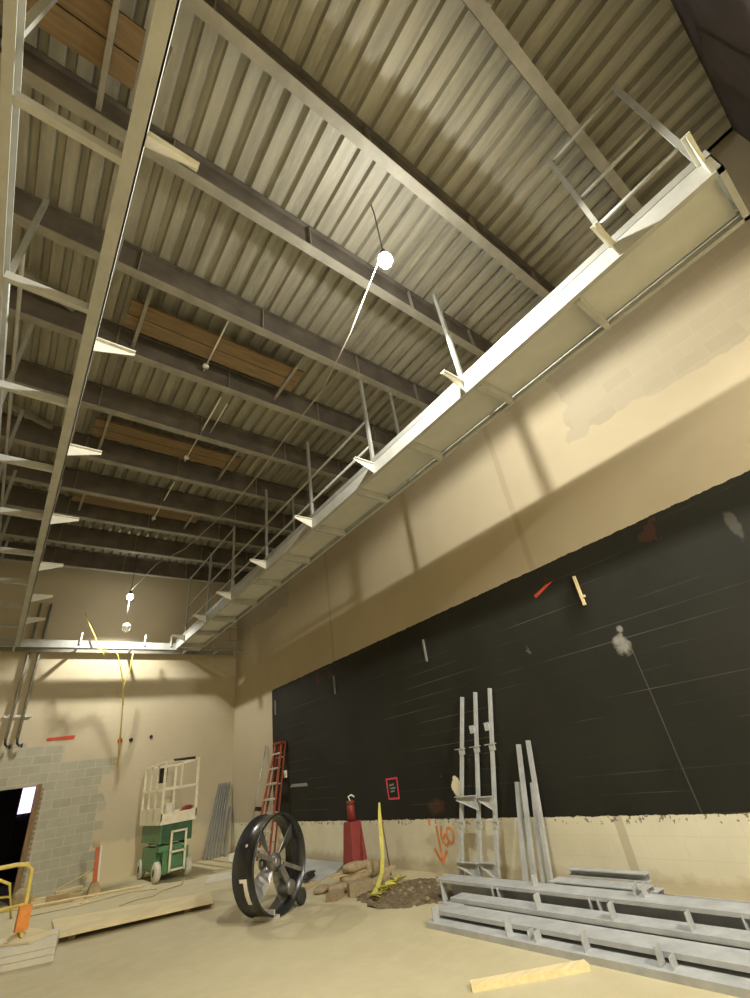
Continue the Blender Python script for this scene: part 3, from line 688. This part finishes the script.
for i in range(14):
    a = rr.uniform(0, 2*PI); q = rr.uniform(.1, .75); c = (5.1+math.cos(a)*q*.75, 6.25+math.sin(a)*q*.8, .045)
    one('clod', MB().blob(c, rr.uniform(.02, .045), rr.uniform(.02, .04), .025, 60+i, a, .2, 1), M_BLOCK, c, 'small loose clod lying on the brown dirt mound', 'clod', 'clods on the dirt mound')
one('grey_board', MB().prism([(4.95, 8.75, .004), (5.5, 9.0, .004), (6.0, 9.4, .004), (6.0, 11.4, .004), (5.3, 10.3, .004), (4.85, 9.3, .004)], (0, 0, .03)), M_BLUEG, (5.3, 9.3, 0), 'blue-grey flat board on the floor between fan and wall', 'board')
mt = MB().blob((4.98, 9.05, .075), .22, .10, .04, 33, .6, .5, 3)
one('dark_cloth', mt, M_BLACK, (4.9, 8.95, 0), 'crumpled dark cloth on the grey board right of the fan', 'cloth')
one('floor_plank', MB().bar((4.42, 8.45, .02), (4.88, 8.68, .02), .12, .035), M_LUMB, (4.6, 8.7, 0), 'short plank on the floor just right of the drum fan', 'plank')

# ------------------------------------------------------------------ leaning rail posts and tubes at the right wall
def lean_post(b, t, br, lab, L=.40):
    b, t = V(b), V(t); o = thing('railing_post', b, lab, 'railing post', 'railing posts leaning on the black wall')
    part('tube', MB().bar(b, t, .047, .047, (1,0,0)), M_STEELD, o)
    at = lambda z: b.lerp(t, z/t.z)
    for z in br:
        p = at(z)
        g = MB().prism([(p.x-.058, p.y-.03, p.z+.02), (p.x-.085, p.y-.03, p.z-.16), (p.x-.085, p.y+L-.01, p.z-.03), (p.x-.058, p.y+L, p.z+.02)], (.010, 0, 0)).box(p.x-.10, p.x-.046, p.y-.03, p.y+L, p.z+.012, p.z+.024).box(p.x-.08, p.x-.02, p.y-.03, p.y+.03, p.z-.1, p.z+.012)
        part('bracket', g, M_STEELD, o, 'tapered bracket')
    if br:
        p = at(1.86); part('tab', MB().box(p.x-.035, p.x-.02, p.y+.02, p.y+.11, p.z-.05, p.z+.06), M_STEELD, o)
    for z in (.66, 1.58):
        p = at(z); part('collar', MB().obox(p, .066, .066, .07, 0).obox(p + V((-.03, 0, .05)), .02, .22, .012), M_STEEL, o)
    return o
lean_post((5.66, 5.93, 0), (6.005, 5.47, 2.36), (), 'grey railing post leaning on the black wall, left of three')
lean_post((5.66, 5.56, 0), (6.005, 5.17, 2.38), (.24, 1.00), 'grey railing post leaning on the black wall, middle of three')
lean_post((5.66, 5.25, 0), (6.005, 4.86, 2.38), (.25, .98), 'grey railing post leaning on the black wall, right of three', .25)
for b, t, w_, h_, lab in (((5.72, 4.70, 0), (6.01, 4.60, 1.57), .055, .05, 'left of the two tall ones'), ((5.73, 4.46, 0), (6.01, 4.42, 1.60), .05, .05, 'right of the two tall ones'), ((5.70, 4.82, 0), (6.00, 4.78, 1.12), .07, .04, 'left of the two short ones'), ((5.74, 4.58, 0), (6.00, 4.53, 1.10), .055, .04, 'right of the two short ones')):
    one('steel_tube', MB().bar(b, t, w_, h_, (1,0,0)).bevel(.006, 1), M_STEELD, b, f'grey steel tube leaning beside the railing posts, {lab}', 'steel tube', 'steel tubes leaning on the wall')

# ------------------------------------------------------------------ stack of steel channels on the floor
def steel_channel(x, y0, y1, prof, lab, tabs):
    o = thing('steel_channel', (x, y0, 0), lab, 'steel channel', 'steel channels stacked on the floor')
    b = MB()
    for xa, xb, za, zb in prof: b.box(xa, xb, y0, y1, za, zb)
    part('section', b, M_STEELD, o)
    for (xc, y, za, zb) in tabs:
        part('clip_plate', MB().obox((xc, y, (za+zb)/2), .10, .012, zb-za, .10, 0, 0), M_STEELD, o)
    return o
YS0, YS1 = 5.06, -1.2
steel_channel(4.4, YS1, YS0, [(4.20, 4.214, 0, .05), (4.214, 4.49, .038, .05), (4.478, 4.49, .05, .103), (4.35, 4.61, .103, .115), (4.35, 4.362, .080, .103)], 'long grey steel channel at the front of the stack, open side to the room',
    [(4.293, y, .05, .165) for y in (4.99, 3.96, 3.14, 2.52, 1.6)] + [(4.293, y, .05, .12) for y in (3.70, 3.63, 2.43, 1.5)])
steel_channel(4.6, YS1, YS0+.02, [(4.63, 4.642, .118, .145), (4.63, 4.84, .145, .157), (4.83, 4.84, 0, .145), (4.66, 4.84, 0, .01)], 'long grey steel channel in the middle of the stack', [(4.69, y, .157, .27) for y in (3.86, 3.06, 2.40, 1.5)])
steel_channel(4.9, YS1, YS0+.55, [(5.17, 5.182, 0, .235), (4.92, 5.18, .223, .235), (4.88, 5.18, 0, .012), (4.92, 4.932, .203, .223)], 'long grey steel channel at the rear of the stack, nearest the wall',
    [(4.95, y, .012, .22) for y in (5.52, 4.66, 4.58, 3.42, 3.33, 2.1)] + [(5.08, y, .235, .325) for y in (4.15, 3.0, 2.92, 1.9)])
# short pile by the wall
for i, (x, y0, y1, z, w_, h_, lab) in enumerate(((5.42, 3.00, 4.20, 0, .16, .14, 'bottom front piece'), (5.62, 3.06, 4.16, 0, .16, .15, 'bottom rear piece'), (5.50, 3.10, 4.22, .145, .20, .05, 'flat piece laid on top'), (5.66, 3.16, 4.10, .20, .10, .07, 'topmost piece'), (5.62, 1.2, 2.98, 0.0, .20, .10, 'long piece at the right end'), (5.40, .8, 2.92, 0, .14, .08, 'low long piece in front at the right'))):
    one('steel_offcut', MB().channel((x+w_/2, y0, z), (x+w_/2, y1, z), w_, h_, .010, -1), M_STEELD, (x, y0, z), f'grey steel offcut piled by the wall, {lab}', 'steel offcut', 'steel offcuts piled by the wall')
one('pine_plank', MB().bar((3.38, 3.64, .02), (4.13, 3.06, .02), .10, .04).bevel(.004, 1), M_WOOD, (3.4, 3.6, 0), 'pale pine plank on the floor at the bottom of the view', 'plank')

# ------------------------------------------------------------------ left: barricade, sheets, scraps
def slab(pts, z0, z1, tilt=None):
    return MB().hexa([(x, y, z0 if tilt is None else z0+tilt[i]) for i, (x, y) in enumerate(pts)], [(x, y, z1 if tilt is None else z1+tilt[i]) for i, (x, y) in enumerate(pts)])
one('board_sheet', slab([(1.28, 9.86), (3.30, 9.20), (3.52, 9.98), (1.36, 11.3)], .06, .10, (0.02, 0, 0, .02)), M_SHEET, (1.3, 9.9, .06), 'long dusty board sheet lying flat in the middle of the floor', 'board')
for x, y, lab in ((1.55, 10.1, 'left'), (3.05, 9.6, 'right')):
    one('sleeper', MB().obox((x, y+.15, .0285), .09, .5, .057, -.2), M_LUMB, (x, y, 0), f'wood sleeper under the {lab} end of the long board sheet', 'sleeper', 'sleepers under the board sheet')
for i, lab in enumerate(('bottom', 'middle', 'top')):
    z = i*.07
    one('wallboard_sheet', slab([(-1.2, 10.2), (1.18, 8.98), (1.30, 9.75), (-.9, 11.2)], z+.002, z+.068), M_SHEETW, (.4, 9.8, z), f'pale wallboard sheet at the left edge, {lab} of its stack', 'wallboard', 'wallboard stack at the left edge')
one('plywood_offcut', slab([(.55, 9.62), (.90, 9.20), (1.22, 9.40), (.95, 10.4)], .212, .23), M_SHEET, (.9, 9.6, .21), 'tan plywood offcut lying on the wallboard stack', 'plywood')
bc = thing('barricade', (.2, 10.1, 0), 'yellow tube barricade at the left edge with an orange weight', 'barricade')
by = 10.02
part('frame', MB().tube([(-.9, by, .234), (-.9, by, .98), (-.84, by, 1.05), (.62, by, 1.04), (.76, by, 1.02), (.82, by, .95), (.84, by, .6), (.84, by, .234)], .028, 10), M_YPAINT, bc)
part('cross_rail', MB().tube([(-.9, by, .54), (.84, by, .55)], .02, 8), M_YPAINT, bc)
part('foot', MB().tube([(.84, by-.38, .254), (.84, by, .25), (.84, by+.3, .254)], .02, 8), M_YPAINT, bc)
part('foot', MB().tube([(-.9, by-.38, .254), (-.9, by, .25), (-.9, by+.3, .254)], .02, 8), M_YPAINT, bc)
part('weight', MB().obox((.84, by-.03, .40), .15, .12, .28, .1).bevel(.025), M_ORANGE, bc, 'orange block weight')
b2 = thing('barricade', (.5, 13.6, 0), 'second yellow barricade standing in front of the dark doorway', 'barricade')
part('frame', MB().tube([(.1, 13.6, 0), (.1, 13.6, .85), (.16, 13.6, .9), (.80, 13.6, .55), (.95, 13.6, 0)], .025, 8), M_YPAINT, b2)
part('cross_rail', MB().tube([(.1, 13.6, .45), (.85, 13.6, .35)], .018, 8), M_YPAINT, b2)
vs = thing('marker_post', (2.42, 14.2, 0), 'orange and white marker post standing in scrap lumber by the far wall', 'marker post')
part('paddle', MB().obox((2.385, 14.2, .52), .085, .035, .62, 0, 0, -.06).bevel(.01), M_REDOR, vs)
part('edge_strip', MB().obox((2.45, 14.2, .50), .04, .045, .72, 0, 0, -.06), M_WHITE, vs, 'white edge strip')
part('top_cap', MB().obox((2.33, 14.2, .89), .13, .05, .12, 0, 0, -.06), M_LUMB, vs)
part('base', MB().hexa(*taper(2.41, 14.2, 0, .2, .13, .07)), M_LUMB, vs)
sc = [((1.20, 15.38), (1.45, 15.42), .10, .09, 'dark block-like piece by the door jamb'), ((1.45, 15.3), (2.25, 14.62), .10, .05, 'long piece reaching the marker post'), ((1.80, 15.2), (2.35, 15.25), .16, .04, 'wide piece lying on the others'), ((1.62, 14.72), (1.95, 14.42), .12, .10, 'thick short piece in the middle'), ((1.15, 14.2), (2.2, 13.72), .06, .03, 'thin strip at the front')]
for i, (p, q, w_, h_, lab) in enumerate(sc):
    z = h_/2 + (.055 if i == 2 else 0)
    one('scrap_lumber', MB().bar((*p, z), (*q, z), w_, h_), M_WOOD if i in (1, 2) else M_LUMB, (*p, 0), f'scrap lumber by the far wall, {lab}', 'lumber', 'scrap lumber by the far wall')
one('raised_scrap', MB().bar((1.75, 14.95, .14), (2.42, 14.45, .42), .13, .025), M_WOOD, (1.75, 15, .1), 'light board propped up against the marker post', 'board')
one('bagged_rubble', MB().blob((1.16, 15.0, .16), .16, .14, .16, 41, 0, .25, 3), M_SACK, (1.16, 15.0, 0), 'dusty lump of bagged rubble at the foot of the door jamb', 'bag')
one('floor_pipe', MB().tube([(.3, 15.1, .02), (1.25, 14.5, .02), (3.25, 13.32, .02)], .02, 8), M_WOOD, (1.2, 14.7, 0), 'long pale pipe on the floor running to the scissor lift', 'pipe')
one('floor_cable', MB().tube([(1.1, 13.3, .008), (2.0, 12.95, .008), (2.9, 13.0, .008), (3.3, 12.5, .008)], .008, 6), M_LUMB, (2, 13, 0), 'thin cable on the floor in front of the scrap lumber', 'cable')
wr = MB().tube([(2.45, 11.7+.0, .008), (2.8, 11.85, .008), (3.05, 11.75, .008), (3.3, 12.1, .008), (3.7, 12.2, .008), (3.85, 12.6, .008)], .009, 6)
one('floor_cable', wr, M_LUMB, (3, 12, 0), 'looping cable on the floor in front of the scissor lift', 'cable')
rr = random.Random(11)
for i in range(9):
    c = (2.0+rr.uniform(0, .75), 13.5+rr.uniform(-.35, .35), .012)
    one('wood_chip', MB().obox(c, rr.uniform(.08, .25), .05, .02, rr.uniform(0, 3)), M_WOOD if i % 2 else M_SHEET, c, 'small pale wood chip scattered in front of the marker post', 'wood chip', 'wood chips by the marker post')
one('floor_sheet', slab([(4.3, 9.6), (4.9, 9.45), (5.25, 10.6), (4.55, 10.9)], .002, .022), M_SHEET, (4.6, 10, 0), 'thin tan sheet on the floor left behind the fan', 'board')
one('floor_sheet', slab([(3.95, 11.5), (4.6, 11.0), (5.0, 11.8), (4.3, 12.3)], .002, .03), M_SHEETW, (4.4, 11.6, 0), 'thin pale sheet on the floor right of the scissor lift', 'board')

# ------------------------------------------------------------------ camera, world, view
cam = bpy.data.cameras.new('camera'); co = bpy.data.objects.new('camera', cam); COL.objects.link(co)
r0, r1, r2 = (.79640839, -.58998398, -.13286301), (.2168389, .48366688, -.84796653), (.5645481, .64651779, .51312784)
M = Matrix(((r0[0], -r1[0], -r2[0], 0), (r0[1], -r1[1], -r2[1], 0), (r0[2], -r1[2], -r2[2], 1.6), (0, 0, 0, 1)))
co.matrix_world = M
cam.sensor_fit = 'HORIZONTAL'; cam.sensor_width = 36; cam.lens = 438.775/750*36; cam.clip_start = .05
S.camera = co
wd_ = bpy.data.worlds.new('world'); S.world = wd_; wd_.use_nodes = True
wd_.node_tree.nodes['Background'].inputs[0].default_value = (.02, .02, .025, 1)
vs_ = S.view_settings; S.display_settings.display_device = 'sRGB'
vs_.view_transform = 'Standard'; vs_.look = 'None'; vs_.gamma = 1; vs_.use_curve_mapping = False; vs_.exposure = .22
S.cycles.max_bounces = 8; S.cycles.diffuse_bounces = 5
